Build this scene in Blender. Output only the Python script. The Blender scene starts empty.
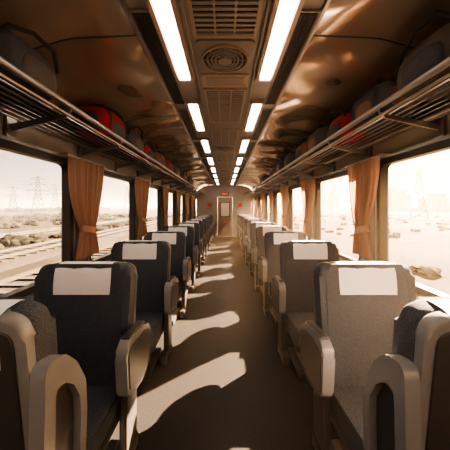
import bpy, bmesh, math, random
from mathutils import Vector, Matrix
random.seed(4)
C = bpy.context.scene.collection
ZC=1.5
bpy.context.scene.view_settings.view_transform='AgX'
bpy.context.scene.view_settings.look='AgX - High Contrast'
# ------------------------------------------------------------ materials
def mat(name, col, rough=0.5, metal=0.0, noise=None, bump=None, spec=0.5, emit=None, estr=0, coat=0):
    m=bpy.data.materials.new(name); m.use_nodes=True
    nt=m.node_tree; b=nt.nodes['Principled BSDF']
    b.inputs['Base Color'].default_value=(*col,1); b.inputs['Roughness'].default_value=rough
    b.inputs['Metallic'].default_value=metal
    b.inputs['Specular IOR Level'].default_value=spec
    b.inputs['Coat Weight'].default_value=coat
    if emit: 
        b.inputs['Emission Color'].default_value=(*emit,1); b.inputs['Emission Strength'].default_value=estr
    tc=nt.nodes.new('ShaderNodeTexCoord')
    if noise:
        sc,amt,stretch=noise
        mp=nt.nodes.new('ShaderNodeMapping'); mp.inputs['Scale'].default_value=stretch
        n=nt.nodes.new('ShaderNodeTexNoise'); n.inputs['Scale'].default_value=sc; n.inputs['Detail'].default_value=5
        cr=nt.nodes.new('ShaderNodeValToRGB')
        cr.color_ramp.elements[0].position=.35; cr.color_ramp.elements[1].position=.65
        cr.color_ramp.elements[0].color=(*[c*(1-amt) for c in col],1)
        cr.color_ramp.elements[1].color=(*[min(1,c*(1+amt)) for c in col],1)
        nt.links.new(tc.outputs['Object'],mp.inputs[0]); nt.links.new(mp.outputs[0],n.inputs['Vector'])
        nt.links.new(n.outputs['Fac'],cr.inputs[0]); nt.links.new(cr.outputs[0],b.inputs['Base Color'])
    if bump:
        sc,st=bump[:2]
        n2=nt.nodes.new('ShaderNodeTexNoise'); n2.inputs['Scale'].default_value=sc; n2.inputs['Detail'].default_value=3 if len(bump)<3 else 0
        bp=nt.nodes.new('ShaderNodeBump'); bp.inputs['Strength'].default_value=st; bp.inputs['Distance'].default_value=.01 if len(bump)<3 else bump[2]
        nt.links.new(tc.outputs['Object'],n2.inputs['Vector']); nt.links.new(n2.outputs['Fac'],bp.inputs['Height'])
        nt.links.new(bp.outputs[0],b.inputs['Normal'])
    return m
FABRIC=mat('seat_fabric',(.080,.092,.112),.9,noise=(190,.45,(1,1,2.2)),bump=(300,.4),spec=.2)
PLAST=mat('seat_plastic',(.22,.228,.245),.22,noise=(3,.06,(1,1,1)))
PLASTD=mat('seat_plastic_dark',(.055,.054,.056),.3)
SHELL=mat('seat_shell',(.07,.072,.077),.28)
CLOTH=mat('headrest_cloth',(.90,.88,.88),.85,bump=(120,.15))
DARK=mat('dark_metal',(.02,.02,.022),.5)
CHROME=mat('aluminium',(.45,.43,.42),.28,.9)
RACKM=mat('rack_steel',(.32,.305,.295),.28,.9)
COVE=mat('cove_panel',(.58,.47,.39),.14,.65,bump=(2.0,1.0,.10))
CEIL=mat('ceiling_panel',(.29,.26,.245),.38,.2)
CEILD=mat('ceiling_dark',(.02,.018,.017),.5)
FRAME=mat('lamp_frame',(.42,.32,.26),.3,.3)
WALLM=mat('wall_laminate',(.25,.232,.22),.4,noise=(2,.06,(1,1,1)))
GASK=mat('window_gasket',(.03,.026,.026),.4)
FLOORM=mat('floor_vinyl',(.0205,.0205,.022),.45,noise=(90,.4,(1,1,1)),bump=(8,.04),spec=.2)
LAMP=mat('lamp_tube',(1,1,1),.5,emit=(1,.85,.70),estr=16)
RED=mat('red_sign',(.5,.03,.02),.4)
DOORM=mat('door_paint',(.26,.20,.17),.4,.2)
BAGR=mat('bag_red',(.26,.012,.014),.8,bump=(60,.3)); BAGD=mat('bag_dark',(.05,.047,.055),.8,bump=(60,.3))
BAGB=mat('bag_brown',(.18,.08,.045),.7,bump=(60,.3)); BAGO=mat('bag_olive',(.08,.066,.055),.8,bump=(60,.3))
STRAP=mat('strap',(.015,.015,.015),.7)
def translucent(name,col):
    m=bpy.data.materials.new(name); m.use_nodes=True; nt=m.node_tree; nt.nodes.clear()
    o=nt.nodes.new('ShaderNodeOutputMaterial'); d=nt.nodes.new('ShaderNodeBsdfDiffuse'); t=nt.nodes.new('ShaderNodeBsdfTranslucent')
    x=nt.nodes.new('ShaderNodeMixShader'); x.inputs[0].default_value=.4
    d.inputs[0].default_value=(*col,1); t.inputs[0].default_value=(col[0],col[1]*.85,col[2]*.6,1)
    nt.links.new(d.outputs[0],x.inputs[1]); nt.links.new(t.outputs[0],x.inputs[2]); nt.links.new(x.outputs[0],o.inputs[0]); return m
CURT=translucent('curtain_cloth',(.42,.28,.23))
def glassm():
    m=bpy.data.materials.new('window_glass'); m.use_nodes=True; nt=m.node_tree; nt.nodes.clear()
    o=nt.nodes.new('ShaderNodeOutputMaterial'); d=nt.nodes.new('ShaderNodeBsdfTransparent'); t=nt.nodes.new('ShaderNodeBsdfGlossy')
    t.inputs['Roughness'].default_value=.02; d.inputs[0].default_value=(.97,.97,.97,1)
    x=nt.nodes.new('ShaderNodeMixShader'); x.inputs[0].default_value=.05
    nt.links.new(d.outputs[0],x.inputs[1]); nt.links.new(t.outputs[0],x.inputs[2]); nt.links.new(x.outputs[0],o.inputs[0]); return m
GLASS=glassm()
# ------------------------------------------------------------ builder
def fillet(pts,r,seg=5):
    out=[];n=len(pts)
    if not isinstance(r,(list,tuple)): r=[r]*n
    for i in range(n):
        p=Vector(pts[i]);a=Vector(pts[i-1]);b=Vector(pts[(i+1)%n])
        if r[i]<=0: out+= [p.copy() for _ in range(1)]; continue
        da=(a-p).normalized();db=(b-p).normalized()
        ang=da.angle(db); L=min(r[i]/math.tan(ang/2),(a-p).length*.49,(b-p).length*.49)
        s=p+da*L;e=p+db*L
        for k in range(seg+1):
            t=k/seg
            out.append((1-t)**2*s+2*t*(1-t)*p+t*t*e)
    return out
class B:
    def __init__(s): s.bm=bmesh.new(); s.mats=[]; s.M=Matrix.Identity(4)
    def mi(s,m):
        if m not in s.mats: s.mats.append(m)
        return s.mats.index(m)
    def add(s,tmp,m):
        i=s.mi(m)
        for f in tmp.faces: f.material_index=i
        bmesh.ops.recalc_face_normals(tmp,faces=tmp.faces)
        me=bpy.data.meshes.new('t'); tmp.transform(s.M); tmp.to_mesh(me); s.bm.from_mesh(me); bpy.data.meshes.remove(me); tmp.free()
    def box(s,x0,x1,y0,y1,z0,z1,m,r=0,seg=2):
        t=bmesh.new(); bmesh.ops.create_cube(t,size=1)
        for v in t.verts: v.co=Vector(((x0+x1)/2+v.co.x*(x1-x0),(y0+y1)/2+v.co.y*(y1-y0),(z0+z1)/2+v.co.z*(z1-z0)))
        if r>0: bmesh.ops.bevel(t,geom=t.edges[:],offset=r,segments=seg,profile=.5,affect='EDGES')
        s.add(t,m)
    def cyl(s,p,q,r,m,n=10,r2=None):
        p=Vector(p);q=Vector(q);t=bmesh.new()
        bmesh.ops.create_cone(t,cap_ends=True,segments=n,radius1=r,radius2=r if r2 is None else r2,depth=(q-p).length)
        t.transform(Matrix.Translation((p+q)/2)@(q-p).to_track_quat('Z','Y').to_matrix().to_4x4()); s.add(t,m)
    def tube(s,pts,r,m,n=8):
        for a,b in zip(pts[:-1],pts[1:]): s.cyl(a,b,r,m,n)
        for a in pts[1:-1]:
            t=bmesh.new(); bmesh.ops.create_uvsphere(t,u_segments=n,v_segments=6,radius=r); t.transform(Matrix.Translation(a)); s.add(t,m)
    def slab(s,pts,axis,a0,a1,m,r=0,seg=3):
        t=bmesh.new()
        def P(p,a): return {'x':(a,p[0],p[1]),'y':(p[0],a,p[1]),'z':(p[0],p[1],a)}[axis]
        lo=[t.verts.new(P(p,a0)) for p in pts]; hi=[t.verts.new(P(p,a1)) for p in pts]
        f1=t.faces.new(lo); f2=t.faces.new(hi[::-1]); n=len(pts)
        for i in range(n): t.faces.new((lo[i],hi[i],hi[(i+1)%n],lo[(i+1)%n]))
        if r>0: bmesh.ops.bevel(t,geom=list(set(f1.edges[:]+f2.edges[:])),offset=r,segments=seg,profile=.5,affect='EDGES')
        s.add(t,m)
    def ring(s,o,i_,axis,a0,a1,m):
        t=bmesh.new()
        def P(p,a): return {'x':(a,p[0],p[1]),'y':(p[0],a,p[1]),'z':(p[0],p[1],a)}[axis]
        L=[[t.verts.new(P(p,a)) for p in pts] for pts,a in ((o,a0),(o,a1),(i_,a1),(i_,a0))]
        n=len(o)
        for k in range(4):
            A=L[k];Bb=L[(k+1)%4]
            for j in range(n): t.faces.new((A[j],A[(j+1)%n],Bb[(j+1)%n],Bb[j]))
        s.add(t,m)
    def grid(s,fn,nu,nv,m,closed_u=False):
        t=bmesh.new(); V=[[t.verts.new(fn(i/nu,j/nv)) for j in range(nv+1)] for i in range(nu+(0 if closed_u else 1))]
        n=len(V)
        for i in range(n if closed_u else n-1):
            for j in range(nv): t.faces.new((V[i][j],V[(i+1)%n][j],V[(i+1)%n][j+1],V[i][j+1]))
        s.add(t,m)
    def sell(s,c,sz,m,e=3.0,nu=24,nv=14):
        t=bmesh.new(); bmesh.ops.create_uvsphere(t,u_segments=nu,v_segments=nv,radius=1)
        for v in t.verts:
            x,y,z=v.co; k=(abs(x)**e+abs(y)**e+abs(z)**e)**(-1/e)
            v.co=Vector((c[0]+x*k*sz[0]/2,c[1]+y*k*sz[1]/2,c[2]+z*k*sz[2]/2))
        s.add(t,m)
    def mesh(s,name,ang=40):
        me=bpy.data.meshes.new(name); s.bm.to_mesh(me); s.bm.free()
        for m in s.mats: me.materials.append(m)
        for p in me.polygons: p.use_smooth=True
        me.set_sharp_from_angle(angle=math.radians(ang)); return me
    def obj(s,name,loc=(0,0,0),ang=40):
        return place(s.mesh(name,ang),name,loc)
def place(me,name,loc=(0,0,0),rz=0,scale=(1,1,1)):
    o=bpy.data.objects.new(name,me); o.location=loc; o.rotation_euler=(0,0,rz); o.scale=scale; C.objects.link(o)
    w=o.modifiers.new('wn','WEIGHTED_NORMAL'); w.keep_sharp=True
    return o
# ------------------------------------------------------------ dims
W=1.4; Y0=-1.6; Y1=13.0; H=2.6
SILL=.90; TOP=1.90; PITCH=1.65; POST=.15
posts=[2.5+PITCH*k for k in range(-2,7)]
b=B(); b.box(-W-.08,W+.08,Y0-.08,Y1+.08,-.1,0,FLOORM); b.obj('floor')
for sd,nm in ((-1,'left'),(1,'right')):
    b=B()
    xa,xb=sorted((sd*W,sd*(W+.08)))
    b.box(xa,xb,Y0,Y1,0.001,SILL,WALLM)
    b.box(xa,xb,Y0,Y1,TOP,2.3,WALLM)
    edges=[Y0]+[v for p in posts for v in (p-POST,p+POST)]+[Y1]
    for k in range(0,len(edges)-1):
        if k==0: continue
        if k%2==1: b.box(xa,xb,edges[k],edges[k+1],SILL,TOP,WALLM)
    b.box(xa,xb,Y0,posts[0]-POST-.25,SILL,TOP,WALLM)
    b.obj('wall_'+nm)
    b=B()
    xi=sd*(W-.06); x0,x1=sorted((xi,sd*(W-.001)))
    b.box(x0,x1,Y0+.02,Y1-.02,SILL-.07,SILL-.03,PLAST,.012)
    b.box(*sorted((sd*(W-.02),sd*(W-.001))),Y0+.02,Y1-.02,.5,.52,CHROME,.003)
    b.obj('trim_1' if sd<0 else 'trim_2')
    b=B(); b.box(*sorted((sd*(W-.03),sd*(W-.001))),Y0+.02,Y1-.02,.002,.12,PLASTD,.006); b.obj('baseboard_'+nm)
for sd in (-1,1):
    for k in range(len(posts)-1):
        a=posts[k]+POST; c=posts[k+1]-POST
        b=B()
        o=fillet([(a-.02,SILL-.02),(c+.02,SILL-.02),(c+.02,TOP+.02),(a-.02,TOP+.02)],.09,5)
        i_=fillet([(a+.03,SILL+.03),(c-.03,SILL+.03),(c-.03,TOP-.03),(a+.03,TOP-.03)],.09,5)
        b.ring(o,i_,'x',sd*(W-.018),sd*(W+.05),GASK)
        o2=fillet([(a-.045,SILL-.025),(c+.045,SILL-.025),(c+.045,TOP+.045),(a-.045,TOP+.045)],.1,5)
        b.ring(o2,o,'x',sd*(W-.03),sd*(W+.0),PLAST)
        b.slab(i_,'x',sd*(W+.03),sd*(W+.034),GLASS)
        b.obj('window_%d'%(k+1+(8 if sd>0 else 0)))
b=B()
prof=[(.53,2.6),(.85,2.58),(1.1,2.52),(1.28,2.40),(1.37,2.27),(1.4,2.12)]
DW=.38;DH=2.0
b.slab([(-W,0.001),(-DW,0.001),(-DW,DH),(DW,DH),(DW,0.001),(W,0.001)]+[(x,z) for x,z in prof[::-1]]+[(-x,z) for x,z in prof],'y',Y1,Y1+.08,WALLM)
b.obj('wall_back')
b=B(); b.slab([(-W,0.001),(W,0.001)]+[(x,z) for x,z in prof[::-1]]+[(-x,z) for x,z in prof],'y',Y0-.08,Y0,WALLM); b.obj('wall_front')
b=B()
b.box(-DW+.005,DW-.005,Y1+.01,Y1+.05,.005,DH-.005,DOORM,.01)
b.ring(fillet([(-.24,1.0),(.24,1.0),(.24,1.75),(-.24,1.75)],.06),fillet([(-.2,1.04),(.2,1.04),(.2,1.71),(-.2,1.71)],.05),'y',Y1-.005,Y1+.012,GASK)
b.slab(fillet([(-.2,1.04),(.2,1.04),(.2,1.71),(-.2,1.71)],.05),'y',Y1+.0,Y1+.011,mat('door_glass',(.6,.52,.45),.15))
b.cyl((.3,Y1-.03,.9),(.3,Y1-.03,1.2),.012,CHROME); b.cyl((.3,Y1-.03,.92),(.3,Y1+.012,.92),.008,CHROME); b.cyl((.3,Y1-.03,1.18),(.3,Y1+.012,1.18),.008,CHROME)
b.box(-.1,.1,Y1-.004,Y1+.012,.65,.74,RED,.003)
b.obj('door_1')
b=B()
b.box(-.2,.2,Y1-.06,Y1-.001,2.08,2.22,DARK,.01); b.box(-.16,.16,Y1-.064,Y1-.06,2.11,2.19,mat('sign_red_lit',(.6,.05,.03),.4,emit=(1,.12,.05),estr=.6)); b.obj('exit_sign')
for sd in (-1,1):
    b=B(); b.box(sd*.75-.14,sd*.75+.14,Y1-.02,Y1-.001,1.35,1.75,PLAST,.005); b.box(sd*.75-.1,sd*.75+.1,Y1-.024,Y1-.02,1.5,1.7,RED); b.obj('notice_board')
b=B()
cp=fillet([(1.4,2.12),(1.4,2.36),(1.27,2.5),(1.0,2.58),(.53,2.6)],[0,.2,.25,.5,0],6)
def cove(sd):
    pts=[(sd*p[0],p[1]) for p in cp]
    o=[(sd*(p[0]+.05),p[1]+.05) for p in cp]
    b.slab(pts+o[::-1],'y',Y0,Y1,COVE)
cove(1);cove(-1)
b.box(-.53,.53,Y0,Y1,2.6,2.66,CEIL)
b.obj('ceiling',ang=35)
b=B()
for sd in (-1,1):
    b.box(sd*.545-.012,sd*.545+.012,Y0,Y1,2.578,2.598,CHROME,.004)
    b.box(sd*.235-.008,sd*.235+.008,Y0,Y1,2.582,2.599,CEIL,.003)
    b.cyl((sd*(W-.03),Y0,2.10),(sd*(W-.03),Y1,2.10),.02,CHROME)
    y=.2
    while y<Y1:
        pts=[(sd*(p[0]-.004),p[1]-.004) for p in cp]; o=[(sd*(p[0]+.002),p[1]+.002) for p in cp]
        b.slab(pts+o[::-1],'y',y,y+.008,CEILD); y+=1.46
b.obj('trim_3')
LP=1.46
lb=B()
Ll=1.02
o=fillet([(-.078,0),(.078,0),(.078,Ll),(-.078,Ll)],.03); i_=fillet([(-.052,.03),(.052,.03),(.052,Ll-.03),(-.052,Ll-.03)],.02)
lb.ring(o,i_,'z',-.035,-.001,FRAME)
lb.slab(i_,'z',-.012,-.004,FRAME)
for tx in (-.024,.024): lb.slab(fillet([(tx-.018,.04),(tx+.018,.04),(tx+.018,Ll-.04),(tx-.018,Ll-.04)],.016),'z',-.030,-.014,LAMP,.006)
for k in range(1,3): lb.box(-.048,.048,Ll*k/3-.003,Ll*k/3+.003,-.034,-.027,FRAME)
lme=lb.mesh('ceiling_lamp')
for k in range(-2,9):
    ye=2.22+LP*k
    if ye>Y1 : continue
    for sd in (-1,1): place(lme,'ceiling_lamp',(sd*.335,ye-Ll,2.599))
sb=B(); Ls=1.30
sb.box(-.055,.055,0,Ls,-.008,-.001,CEILD,.002)
sb.ring([(-.062,-.01),(.062,-.01),(.062,Ls+.01),(-.062,Ls+.01)],[(-.052,0),(.052,0),(.052,Ls),(-.052,Ls)],'z',-.016,-.001,CEIL)
for k in range(5): sb.box(-.045+.0225*k-.003,-.045+.0225*k+.003,.01,Ls-.01,-.015,-.007,DARK)
sme=sb.mesh('air_slot_vent')
for k in range(-1,9):
    ye=2.75+LP*k
    if ye>Y1: continue
    for sd in (-1,1): place(sme,'air_slot_vent',(sd*.475,ye-Ls,2.599))
vb=B()
vb.slab(fillet([(-.2,-.2),(.2,-.2),(.2,.2),(-.2,.2)],.04),'z',-.015,-.001,CEIL,.004)
def circ(r,n=40): return [(r*math.cos(2*math.pi*i/n),r*math.sin(2*math.pi*i/n)) for i in range(n)]
vb.slab(circ(.165),'z',-.018,-.014,DARK)
for r in (.17,.135,.105,.078): vb.ring(circ(r),circ(r-.010),'z',-.034,-.016,CEIL if r<.17 else FRAME)
vb.slab(circ(.05),'z',-.04,-.016,CEIL,.006)
for k in range(8):
    a=k*math.pi/4; vb.cyl((.04*math.cos(a),.04*math.sin(a),-.026),(.165*math.cos(a),.165*math.sin(a),-.026),.004,FRAME,6)
vme=vb.mesh('ceiling_fan_vent')
for k in range(-1,4): place(vme,'ceiling_fan_vent',(0,1.9+LP*2*k,2.599))
gb=B(); Lg=.95
gb.ring([(-.2,0),(.2,0),(.2,Lg),(-.2,Lg)],[(-.18,.02),(.18,.02),(.18,Lg-.02),(-.18,Lg-.02)],'z',-.016,-.001,FRAME)
gb.box(-.18,.18,.02,Lg-.02,-.006,-.001,CEILD)
n=22
for k in range(n):
    y=.03+(Lg-.06)*k/(n-1); gb.box(-.18,.18,y-.011,y+.011,-.013,-.006,CEIL)
for x in (-.06,.06): gb.box(x-.006,x+.006,.02,Lg-.02,-.015,-.006,FRAME)
gme=gb.mesh('ceiling_grille')
pb=B(); pb.box(-.2,.2,0,.22,-.012,-.001,FRAME,.004); pb.box(-.16,.16,.04,.18,-.018,-.011,CEIL,.003); 
for sx in (-.17,.17):
    for yy in (.03,.19): pb.cyl((sx,yy,-.018),(sx,yy,-.011),.008,CHROME,8)
pme=pb.mesh('access_panel')
for k in range(-1,5):
    yv=1.9+LP*2*k
    place(gme,'ceiling_grille',(0,yv-.2-.03-Lg,2.599))
    place(pme,'access_panel',(0,yv+.24,2.599))
    if yv+.5+Lg<Y1: place(gme,'ceiling_grille',(0,yv+.50,2.599))
# ------------------------------------------------------------ luggage racks
def rack(sd):
    b=B(); xf=1.0; ya=Y0+.05; yb=Y1-.05
    zf=2.115; zb=2.06
    b.cyl((sd*xf,ya,zf+.035),(sd*xf,yb,zf+.035),.019,RACKM,12)
    b.cyl((sd*(xf+.01),ya,zf-.02),(sd*(xf+.01),yb,zf-.02),.009,RACKM,8)
    for k in range(7):
        t=k/7; x=xf+.05+(1.35-xf-.05)*t
        b.cyl((sd*x,ya,zf-.02-(.05*t)),(sd*x,yb,zf-.02-(.05*t)),.0065,RACKM,6)
    y=posts[0]
    while y<yb:
        pts=[(sd*xf,zf+.05),(sd*(xf-.012),zf+.0),(sd*(xf+.03),zf-.045),(sd*(1.39),zb-.07),(sd*1.39,zb-.03),(sd*(xf+.05),zf-.022)]
        b.slab(pts,'y',y-.010,y+.010,RACKM,.004,2)
        b.box(*sorted((sd*1.372,sd*1.398)),y-.04,y+.04,zb-.13,zb+.05,RACKM,.006)
        y+=PITCH/2
    return b.obj('luggage_rack')
rack(-1);rack(1)
# ------------------------------------------------------------ seats
def seat(sd_in, kind='normal'):
    b=B(); nor=kind=='normal'
    w=.285 if nor else .243
    if nor:
        b.box(-.22,.22,-.34,.12,.0,.06,PLASTD,.015); b.box(-.17,.17,-.28,.06,.05,.30,PLASTD,.02)
        b.box(-.265,.265,-.38,.10,.27,.35,PLASTD,.02)
        prof=fillet([(-.42,.33),(.05,.33),(.05,.46),(-.42,.48)],[.03,.02,.02,.06],6)
        b.slab(prof,'x',-.262,.262,FABRIC,.035,4)
    else:
        b.box(-.2,.2,-.03,.16,.0,.06,PLASTD,.015); b.box(-.16,.16,.0,.13,.05,.40,PLASTD,.02)
        prof=fillet([(-.055,.40),(.02,.40),(.02,.80),(-.045,.80)],[.02,.01,.01,.03],5)
        b.slab(prof,'x',-.235,.235,FABRIC,.02,3)
    M=Matrix.Translation((0,0,.40))@Matrix.Rotation(math.radians(-7),4,'X')
    b.M=M
    hh=.755
    out=fillet([(-w+.02,0),(w-.02,0),(w,.3),(w+.008,hh),(-w-.008,hh),(-w,.3)],[.03,.03,.2,.075,.075,.2],6)
    b.slab(out,'y',0,.10,FABRIC,.035,6)
    for sx in (-1,1): b.tube([Vector((sx*(w-.045),.001,.04)),Vector((sx*(w-.035),.0,.3)),Vector((sx*(w-.035),.0,hh-.07))],.004,FABRIC,6)
    sh=fillet([(-w+.01,-.06),(w-.01,-.06),(w,.3),(w+.006,hh+.003),(-w-.006,hh+.003),(-w,.3)],[.03,.03,.2,.08,.08,.2],6)
    b.slab(sh,'y',.085,.135,SHELL if nor else PLAST,.02,4)
    b.slab(fillet([(-w+.03,.05),(w-.03,.05),(w-.03,hh-.04),(-w+.03,hh-.04)],.05,4),'y',.13,.142,PLASTD,.005,2)
    b.box(-.17,.17,.14,.165,.1,.32,PLASTD,.01)
    cw=.17
    path=[(-.004,.575),(-.005,.62),(-.004,.70),(.001,.73),(.015,.753),(.045,.762),(.10,.764),(.135,.757),(.143,.70),(.145,.60)]
    path=[Vector(p) for p in path]
    def rib(i,j):
        k=j*(len(path)-1); a=int(min(k,len(path)-2)); f=k-a; p=path[a].lerp(path[a+1],f)
        x=-cw+2*cw*i
        return Vector((x*(1+.02*math.sin(j*9)),p.x-.0015*math.sin(i*14)-.002,p.y))
    b.grid(rib,12,27,CLOTH)
    b.M=Matrix.Identity(4)
    for s_ in (-1,1):
        aisle=(s_==sd_in)
        if nor:
            xi=.305*s_; xo=(.365 if aisle else .35)*s_
            base=[(-.16,.52),(-.18,.74),(-.14,.80),(.12,.77),(.24,.73),(.26,.60),(.20,.48),(.08,.45),(-.10,.48)]
            rr=[.05,.08,.06,.1,.07,.08,.06,.1,.1]
            inb=[(-.135,.54),(-.153,.73),(-.125,.765),(.12,.738),(.22,.70),(.235,.605),(.18,.505),(.09,.48),(-.08,.51)]
        else:
            xi=.247*s_; xo=.295*s_
            base=[(-.02,.36),(-.04,.68),(-.03,.80),(.03,.90),(.10,.965),(.20,.985),(.215,.40),(.1,.33)]
            rr=[.06,.1,.08,.1,.06,.05,.05,.1]
            inb=[(.02,.42),(.005,.68),(.01,.76),(.05,.83),(.10,.87),(.15,.875),(.165,.45),(.1,.40)]
        O=fillet(base,rr,4); I=fillet(inb,[v*.7 for v in rr],4)
        if nor:
            b.slab(O,'x',*sorted((xi,xo)),PLAST,.010,3)
            b.slab(I,'x',*sorted((xo-.01*s_,xo+.004*s_)),PLASTD,.003,2)
            b.slab(fillet([(-.12,.775),(-.12,.812),(.14,.788),(.14,.75)],.012,3),'x',*sorted((xi+.006*s_,xo-.006*s_)),PLASTD,.008,2)
        else:
            b.ring(O,I,'x',xi,xo,PLAST)
            b.slab(I,'x',*sorted((xi+.006*s_,xi+.02*s_)),PLASTD)
            b.cyl((xo-.02*s_,.08,.60),(xo+.0*s_,.08,.60),.02,PLAST,14)
    if nor:
        b.box(*sorted((.27*sd_in,.32*sd_in)),-.05,.12,.10,.48,PLASTD,.015)
        b.box(*sorted((.25*sd_in,.32*sd_in)),-.12,.15,.0,.10,PLASTD,.02)
    return b.mesh('train_seat')
mesh_L=seat(+1); mesh_R=seat(-1)
XS=.865; yb0=1.50
for k in range(11):
    y=yb0+1.06*k
    if y>12.4: break
    place(mesh_L,'train_seat',(-XS,y,0)); place(mesh_R,'train_seat',(XS,y,0))
r0=seat(-1,'rear'); r1=seat(+1,'rear')
place(r0,'train_seat',(-.84,.99,0),math.pi,(1,1,1.035))
place(r1,'train_seat',(.84,.99,0),math.pi,(1,1,1.035))
# ------------------------------------------------------------ curtains
def curtain(sd,y,seed):
    rnd=random.Random(seed); ph=rnd.random()*6
    b=B(); zt=1.93; zb=1.03; tie=.72
    def ww(t):
        if t<tie: u=t/tie; return .28*(1-u**2.2)+.095*u**2.2
        u=(t-tie)/(1-tie); return .095+.075*u**.7
    def fn(s,t):
        w=ww(t); amp=.022*(.5+.5*min(1,w/.2))
        yy=y+(s*2-1)*w+.01*math.sin(t*7+ph)
        xx=sd*(W-.085+amp*math.sin(s*2*math.pi*8+ph+ .8*math.sin(t*3))+.012*math.sin(s*17+ph))
        return Vector((xx,yy,zt+(zb-zt)*t))
    b.grid(fn,96,30,CURT)
    zt2=zt+(zb-zt)*tie
    b.grid(lambda s,t: Vector((sd*(W-.085)+.045*math.cos(s*2*math.pi),y+.11*math.sin(s*2*math.pi),zt2-.03+.06*t-.02*math.sin(s*2*math.pi))),24,3,CURT,True)
    b.cyl((sd*(W-.085),y-.34,zt+.01),(sd*(W-.085),y+.34,zt+.01),.011,CHROME,8)
    for e in (-.33,.33): b.cyl((sd*(W-.085),y+e,zt+.01),(sd*(W-.0),y+e,zt+.01),.009,CHROME,8)
    o=b.obj('curtain',ang=80)
i=0
for sd in (-1,1):
    for p in posts: i+=1; curtain(sd,p,i)
# ------------------------------------------------------------ bags
def duffel(m1,m2,L=.55,D=.30,Hh=.28):
    E=3.8
    b=B(); b.sell((0,0,Hh/2),(D,L,Hh),m1,E,32,18)
    for yy in (-.28*L,.28*L):
        def f(s,t,yy=yy):
            a=s*2*math.pi; c,s_=math.cos(a),math.sin(a); k=(abs(c)**E+abs(s_)**E)**(-1/E)*.995
            return Vector((c*k*D/2*1.0,yy-.018+.036*t,Hh/2+s_*k*Hh/2*1.0))
        b.grid(f,32,1,STRAP,True)
    pts=[Vector((-.0+.09*math.cos(a)*1.0-.03,.28*L*math.cos(a),Hh*.93+.075*math.sin(a))) for a in [math.pi*k/10 for k in range(11)]]
    b.tube(pts,.009,STRAP)
    b.sell((-D*.44,0,Hh*.42),(.06,L*.42,Hh*.5),m2,4,16,10)
    for e in (-1,1): b.sell((0,e*L*.47,Hh*.45),(D*.6,.06,Hh*.55),m2,4,16,10)
    b.box(-.006,.006,-L*.4,L*.4,Hh*.975,Hh*1.0,STRAP,.002)
    return b.mesh('duffel_bag')
def pack(m1,m2):
    b=B(); b.sell((0,0,.14),(.30,.46,.27),m1,3.2); b.sell((-.0,.05,.235),(.2,.26,.09),m2,3.5,18,10)
    b.sell((-.12,-.02,.11),(.10,.26,.16),m2,3.5,18,10)
    for sx in (-.06,.06): b.tube([Vector((sx-.06,-.2,.22)),Vector((sx-.09,-.12,.30)),Vector((sx-.08,.02,.31)),Vector((sx-.06,.15,.26)),Vector((sx-.05,.21,.18))],.011,STRAP)
    return b.mesh('backpack')
dR=duffel(BAGR,BAGD); dD=duffel(BAGD,BAGB); dB=duffel(BAGB,BAGD,.46,.28,.25); pD=pack(BAGD,BAGO); pR=pack(BAGR,BAGD); pO=pack(BAGO,BAGD)
bx=1.175; bz=2.108
def bag(me,nm,sd,y,sc=1,rz=0): place(me,nm,(sd*bx,y,bz),rz if sd>0 else math.pi+rz,(sc,sc,sc))
bag(pD,'backpack',-1,1.42,1.05)
bag(dR,'duffel_bag',-1,2.5,1.05); bag(pD,'backpack',-1,3.07,1.08); bag(pR,'backpack',-1,3.62,.95); bag(dB,'duffel_bag',-1,4.3,1.12);bag(dR,'duffel_bag',-1,5.0,1); bag(dD,'duffel_bag',-1,5.7,1.05); bag(pO,'backpack',-1,6.8,1.05); bag(dD,'duffel_bag',-1,8.2)
bag(pO,'backpack',1,1.38,1.08); bag(dD,'duffel_bag',1,1.95,.95); bag(pR,'backpack',1,2.49,.95); bag(dD,'duffel_bag',1,3.05,1.05); bag(dB,'duffel_bag',1,3.63,1.1); bag(pD,'backpack',1,4.3,1.1);bag(dD,'duffel_bag',1,5.0,1.05); bag(dB,'duffel_bag',1,5.8,1.1); bag(dD,'duffel_bag',1,7.4,1)
# ------------------------------------------------------------ exterior
GZ=-1.3
GR=mat('scrub_ground',(.036,.032,.024),.95,noise=(.12,.6,(1,1,1)),bump=(.8,.5),spec=.1)
BAL=mat('ballast',(.034,.030,.027),.95,noise=(6,.35,(1,1,1)),spec=.1)
RAIL=mat('rail_steel',(.10,.095,.09),.4,.7); SLP=mat('sleeper',(.022,.019,.017),.9)
LEAF=mat('scrub_leaf',(.016,.018,.010),.95,spec=.1); PYL=mat('pylon_steel',(.015,.014,.014),.7); BLD=mat('building_haze',(.06,.053,.05),.9)
b=B(); b.grid(lambda s,t: Vector((-900+1800*s,-300+1800*t,GZ)),30,30,GR); b.obj('ground')
def track(x):
    b=B(); b.slab([(x-1.9,GZ+.01),(x+1.9,GZ+.01),(x+1.4,GZ+.25),(x-1.4,GZ+.25)],'y',-10,160,BAL)
    for dx in (-.72,.72): b.box(x+dx-.035,x+dx+.035,-10,160,GZ+.3,GZ+.44,RAIL)
    for k in range(120): b.box(x-1.2,x+1.2,-6+.75*k,-5.76+.75*k,GZ+.22,GZ+.31,SLP)
    b.obj('railway_track')
for x in (-6.5,-11.5,-19): track(x)
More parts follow.
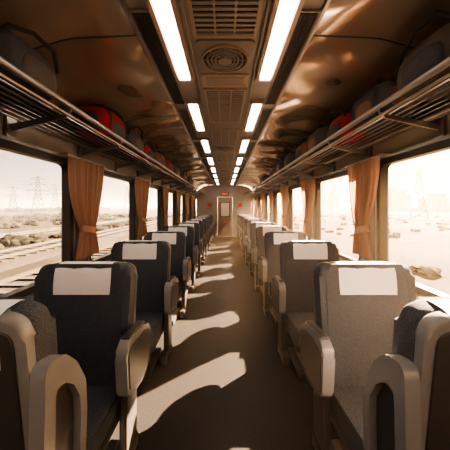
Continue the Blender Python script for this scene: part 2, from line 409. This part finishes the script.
def pylon(x,y,h,rz=0):
    b=B(); r=.015*h/2
    def wdt(t): return h*(.13*(1-t)**1.3+.018)
    lv=[0,.16,.30,.43,.54,.64,.73,.81,.89,.96]
    cs=[(-1,-1),(1,-1),(1,1),(-1,1)]
    for a,c in zip(lv[:-1],lv[1:]):
        for i in range(4):
            p=cs[i];q=cs[(i+1)%4]
            A=Vector((p[0]*wdt(a),p[1]*wdt(a),a*h));Bq=Vector((p[0]*wdt(c),p[1]*wdt(c),c*h))
            D=Vector((q[0]*wdt(a),q[1]*wdt(a),a*h));E=Vector((q[0]*wdt(c),q[1]*wdt(c),c*h))
            b.cyl(A,Bq,r*.8,PYL,4); b.cyl(A,E,r*.45,PYL,4); b.cyl(D,Bq,r*.45,PYL,4); b.cyl(Bq,E,r*.45,PYL,4)
    for z,l in ((.62,.24),(.77,.19),(.90,.14)):
        for s in (-1,1):
            tip=Vector((s*l*h,0,z*h))
            for q in (-1,1):
                b.cyl(Vector((s*wdt(z),q*wdt(z),z*h)),tip,r*.55,PYL,4); b.cyl(Vector((s*wdt(z),q*wdt(z),(z+.05)*h)),tip,r*.55,PYL,4)
            b.cyl(tip,tip-Vector((0,0,.045*h)),r*.6,PYL,4)
    b.cyl((0,0,.95*h),(0,0,h),r,PYL,4)
    o=b.obj('electricity_pylon',(x,y,GZ)); o.rotation_euler=(0,0,rz); return o
def atpx(u,y): return (u-225)*y/260
pl=[(38,75,12),(55,120,14),(13,110,12),(127,180,18)]
pyl=[]
for u,y,h in pl: pylon(atpx(u,y),y,h,.6); pyl.append((atpx(u,y),y,h))
for u,y,h in [(419,60,11.5),(442,100,11),(334,160,18)]: pylon(atpx(u,y),y,h,-.6); pyl.append((atpx(u,y),y,h))
b=B()
for (p,q) in (((atpx(38,75),75),(atpx(55,120),120)),((atpx(38,75),75),(-55,5))):
    for off in (-4,4,-3,3):
        pts=[]
        for k in range(13):
            t=k/12; pts.append(Vector((p[0]*(1-t)+q[0]*t+off*.7,p[1]*(1-t)+q[1]*t,GZ+7.5+abs(off)*.6-3*t*(1-t)*2)))
        for a,c in zip(pts[:-1],pts[1:]): b.cyl(a,c,.03,PYL,4)
b.obj('overhead_wires')
def shrubs(name,items,seed):
    rnd=random.Random(seed); b=B()
    for (x,y,s) in items:
        if any(math.hypot(x-p[0],y-p[1])<p[2]*.3+3*s for p in pyl): continue
        for k in range(4):
            t=bmesh.new(); bmesh.ops.create_icosphere(t,subdivisions=2,radius=s*rnd.uniform(.5,.9))
            for v in t.verts: v.co*=rnd.uniform(.75,1.2); v.co.z*=.75
            t.transform(Matrix.Translation((x+rnd.uniform(-s,s),y+rnd.uniform(-s,s),GZ+s*.35))); b.add(t,LEAF)
    b.obj(name)
rnd=random.Random(3)
shrubs('roadside_shrubs',[(-rnd.uniform(23,60),rnd.uniform(5,90),rnd.uniform(.4,1.1)) for _ in range(200)]+[(-rnd.uniform(14.2,16.3),rnd.uniform(5,90),rnd.uniform(.3,.7)) for _ in range(130)],1)
shrubs('scrub_bushes',[(rnd.uniform(8,60),rnd.uniform(5,90),rnd.uniform(.2,.5)) for _ in range(200)],2)
shrubs('distant_treeline',[(-rnd.uniform(110,130),20+k*2.6,rnd.uniform(1.6,3.0)) for k in range(90)]+[(rnd.uniform(110,130),20+k*2.6,rnd.uniform(1.2,2.6)) for k in range(90)],5)
for u,y,w,h in [(392,170,8,13),(400,170,6,11),(385,200,11,9),(436,150,12,8),(330,250,12,15),(90,320,14,17)]:
    x=atpx(u,y); b=B()
    b.box(-w/2,w/2,-6,6,0,h,BLD); b.box(-w/4,w/4,-3,3,h,h+2.5,BLD)
    for r in range(int(h/3.2)):
        for c in range(int(w/3)): b.box(-w/2+1+c*3,-w/2+2.6+c*3,-6.1,-5.95,1+r*3.1,2.8+r*3.1,GASK)
    b.obj('city_building',(x,y,GZ))
def haze(name,x0,x1,y0,y1,z0,z1,dens,col,an):
    m=bpy.data.materials.new(name); m.use_nodes=True; nt=m.node_tree; nt.nodes.clear()
    o=nt.nodes.new('ShaderNodeOutputMaterial'); v=nt.nodes.new('ShaderNodeVolumeScatter')
    v.inputs['Color'].default_value=(*col,1); v.inputs['Density'].default_value=dens; v.inputs['Anisotropy'].default_value=an
    nt.links.new(v.outputs[0],o.inputs['Volume'])
    b=B(); b.box(x0,x1,y0,y1,z0,z1,m); b.obj(name)
haze('morning_mist',-700,-1.7,-100,900,GZ-.5,16,.0014,(.95,.97,1),.5)
haze('morning_mist',1.7,700,-100,900,GZ-.5,16,.0016,(1,.84,.62),.3)  # sun-side mist: orange window glow put into its scatter colour
haze('dusty_air',-1.39,1.39,Y0+.01,Y1-.07,.003,2.59,.010,(1,.85,.66),.6)
# ------------------------------------------------------------ world & sun
az=math.radians(48); el=math.radians(30)
S=Vector((math.sin(az)*math.cos(el),math.cos(az)*math.cos(el),math.sin(el)))
w=bpy.data.worlds.new('sky_world'); bpy.context.scene.world=w; w.use_nodes=True; nt=w.node_tree; nt.nodes.clear()
N=nt.nodes.new; L=nt.links.new
tc=N('ShaderNodeTexCoord'); nm=N('ShaderNodeVectorMath'); nm.operation='NORMALIZE'; L(tc.outputs['Generated'],nm.inputs[0])
dt=N('ShaderNodeVectorMath'); dt.operation='DOT_PRODUCT'; L(nm.outputs[0],dt.inputs[0]); 
e2=math.radians(8); dt.inputs[1].default_value=(math.sin(az)*math.cos(e2),math.cos(az)*math.cos(e2),math.sin(e2))
mr=N('ShaderNodeMapRange'); mr.inputs['From Min'].default_value=-.3; mr.inputs['From Max'].default_value=1; L(dt.outputs['Value'],mr.inputs['Value'])
cr=N('ShaderNodeValToRGB'); L(mr.outputs[0],cr.inputs[0]); r=cr.color_ramp
r.elements[0].position=0; r.elements[0].color=(.38,.42,.47,1)
r.elements[1].position=1; r.elements[1].color=(11,5.8,1.9,1)
for p,c in ((.25,(.56,.57,.60)),(.55,(.95,.84,.74)),(.8,(3.6,2.0,.85))):
    e=r.elements.new(p); e.color=(*c,1)
sx=N('ShaderNodeSeparateXYZ'); L(nm.outputs[0],sx.inputs[0])
m2=N('ShaderNodeMapRange'); m2.inputs['From Min'].default_value=0; m2.inputs['From Max'].default_value=.8; m2.inputs['To Min'].default_value=1; m2.inputs['To Max'].default_value=.4; L(sx.outputs['Z'],m2.inputs['Value'])
vm=N('ShaderNodeVectorMath'); vm.operation='SCALE'; L(cr.outputs[0],vm.inputs[0]); L(m2.outputs[0],vm.inputs['Scale'])
bg=N('ShaderNodeBackground'); L(vm.outputs[0],bg.inputs[0]); bg.inputs[1].default_value=1.3
wo=N('ShaderNodeOutputWorld'); L(bg.outputs[0],wo.inputs[0])
sl=bpy.data.lights.new('sun','SUN'); sl.energy=165; sl.color=(1,.66,.39); sl.angle=math.radians(.6)
so=bpy.data.objects.new('sun',sl); so.rotation_euler=(-S).to_track_quat('-Z','Y').to_euler(); so.location=(20,25,20); C.objects.link(so)
cam=bpy.data.cameras.new('camera'); cam.lens=20.8; cam.sensor_width=36; cam.shift_y=-.04; cam.clip_start=.02; cam.clip_end=3000
co=bpy.data.objects.new('camera',cam); co.location=(0,0,ZC); co.rotation_euler=(math.radians(90),0,0); C.objects.link(co)
bpy.context.scene.camera=co
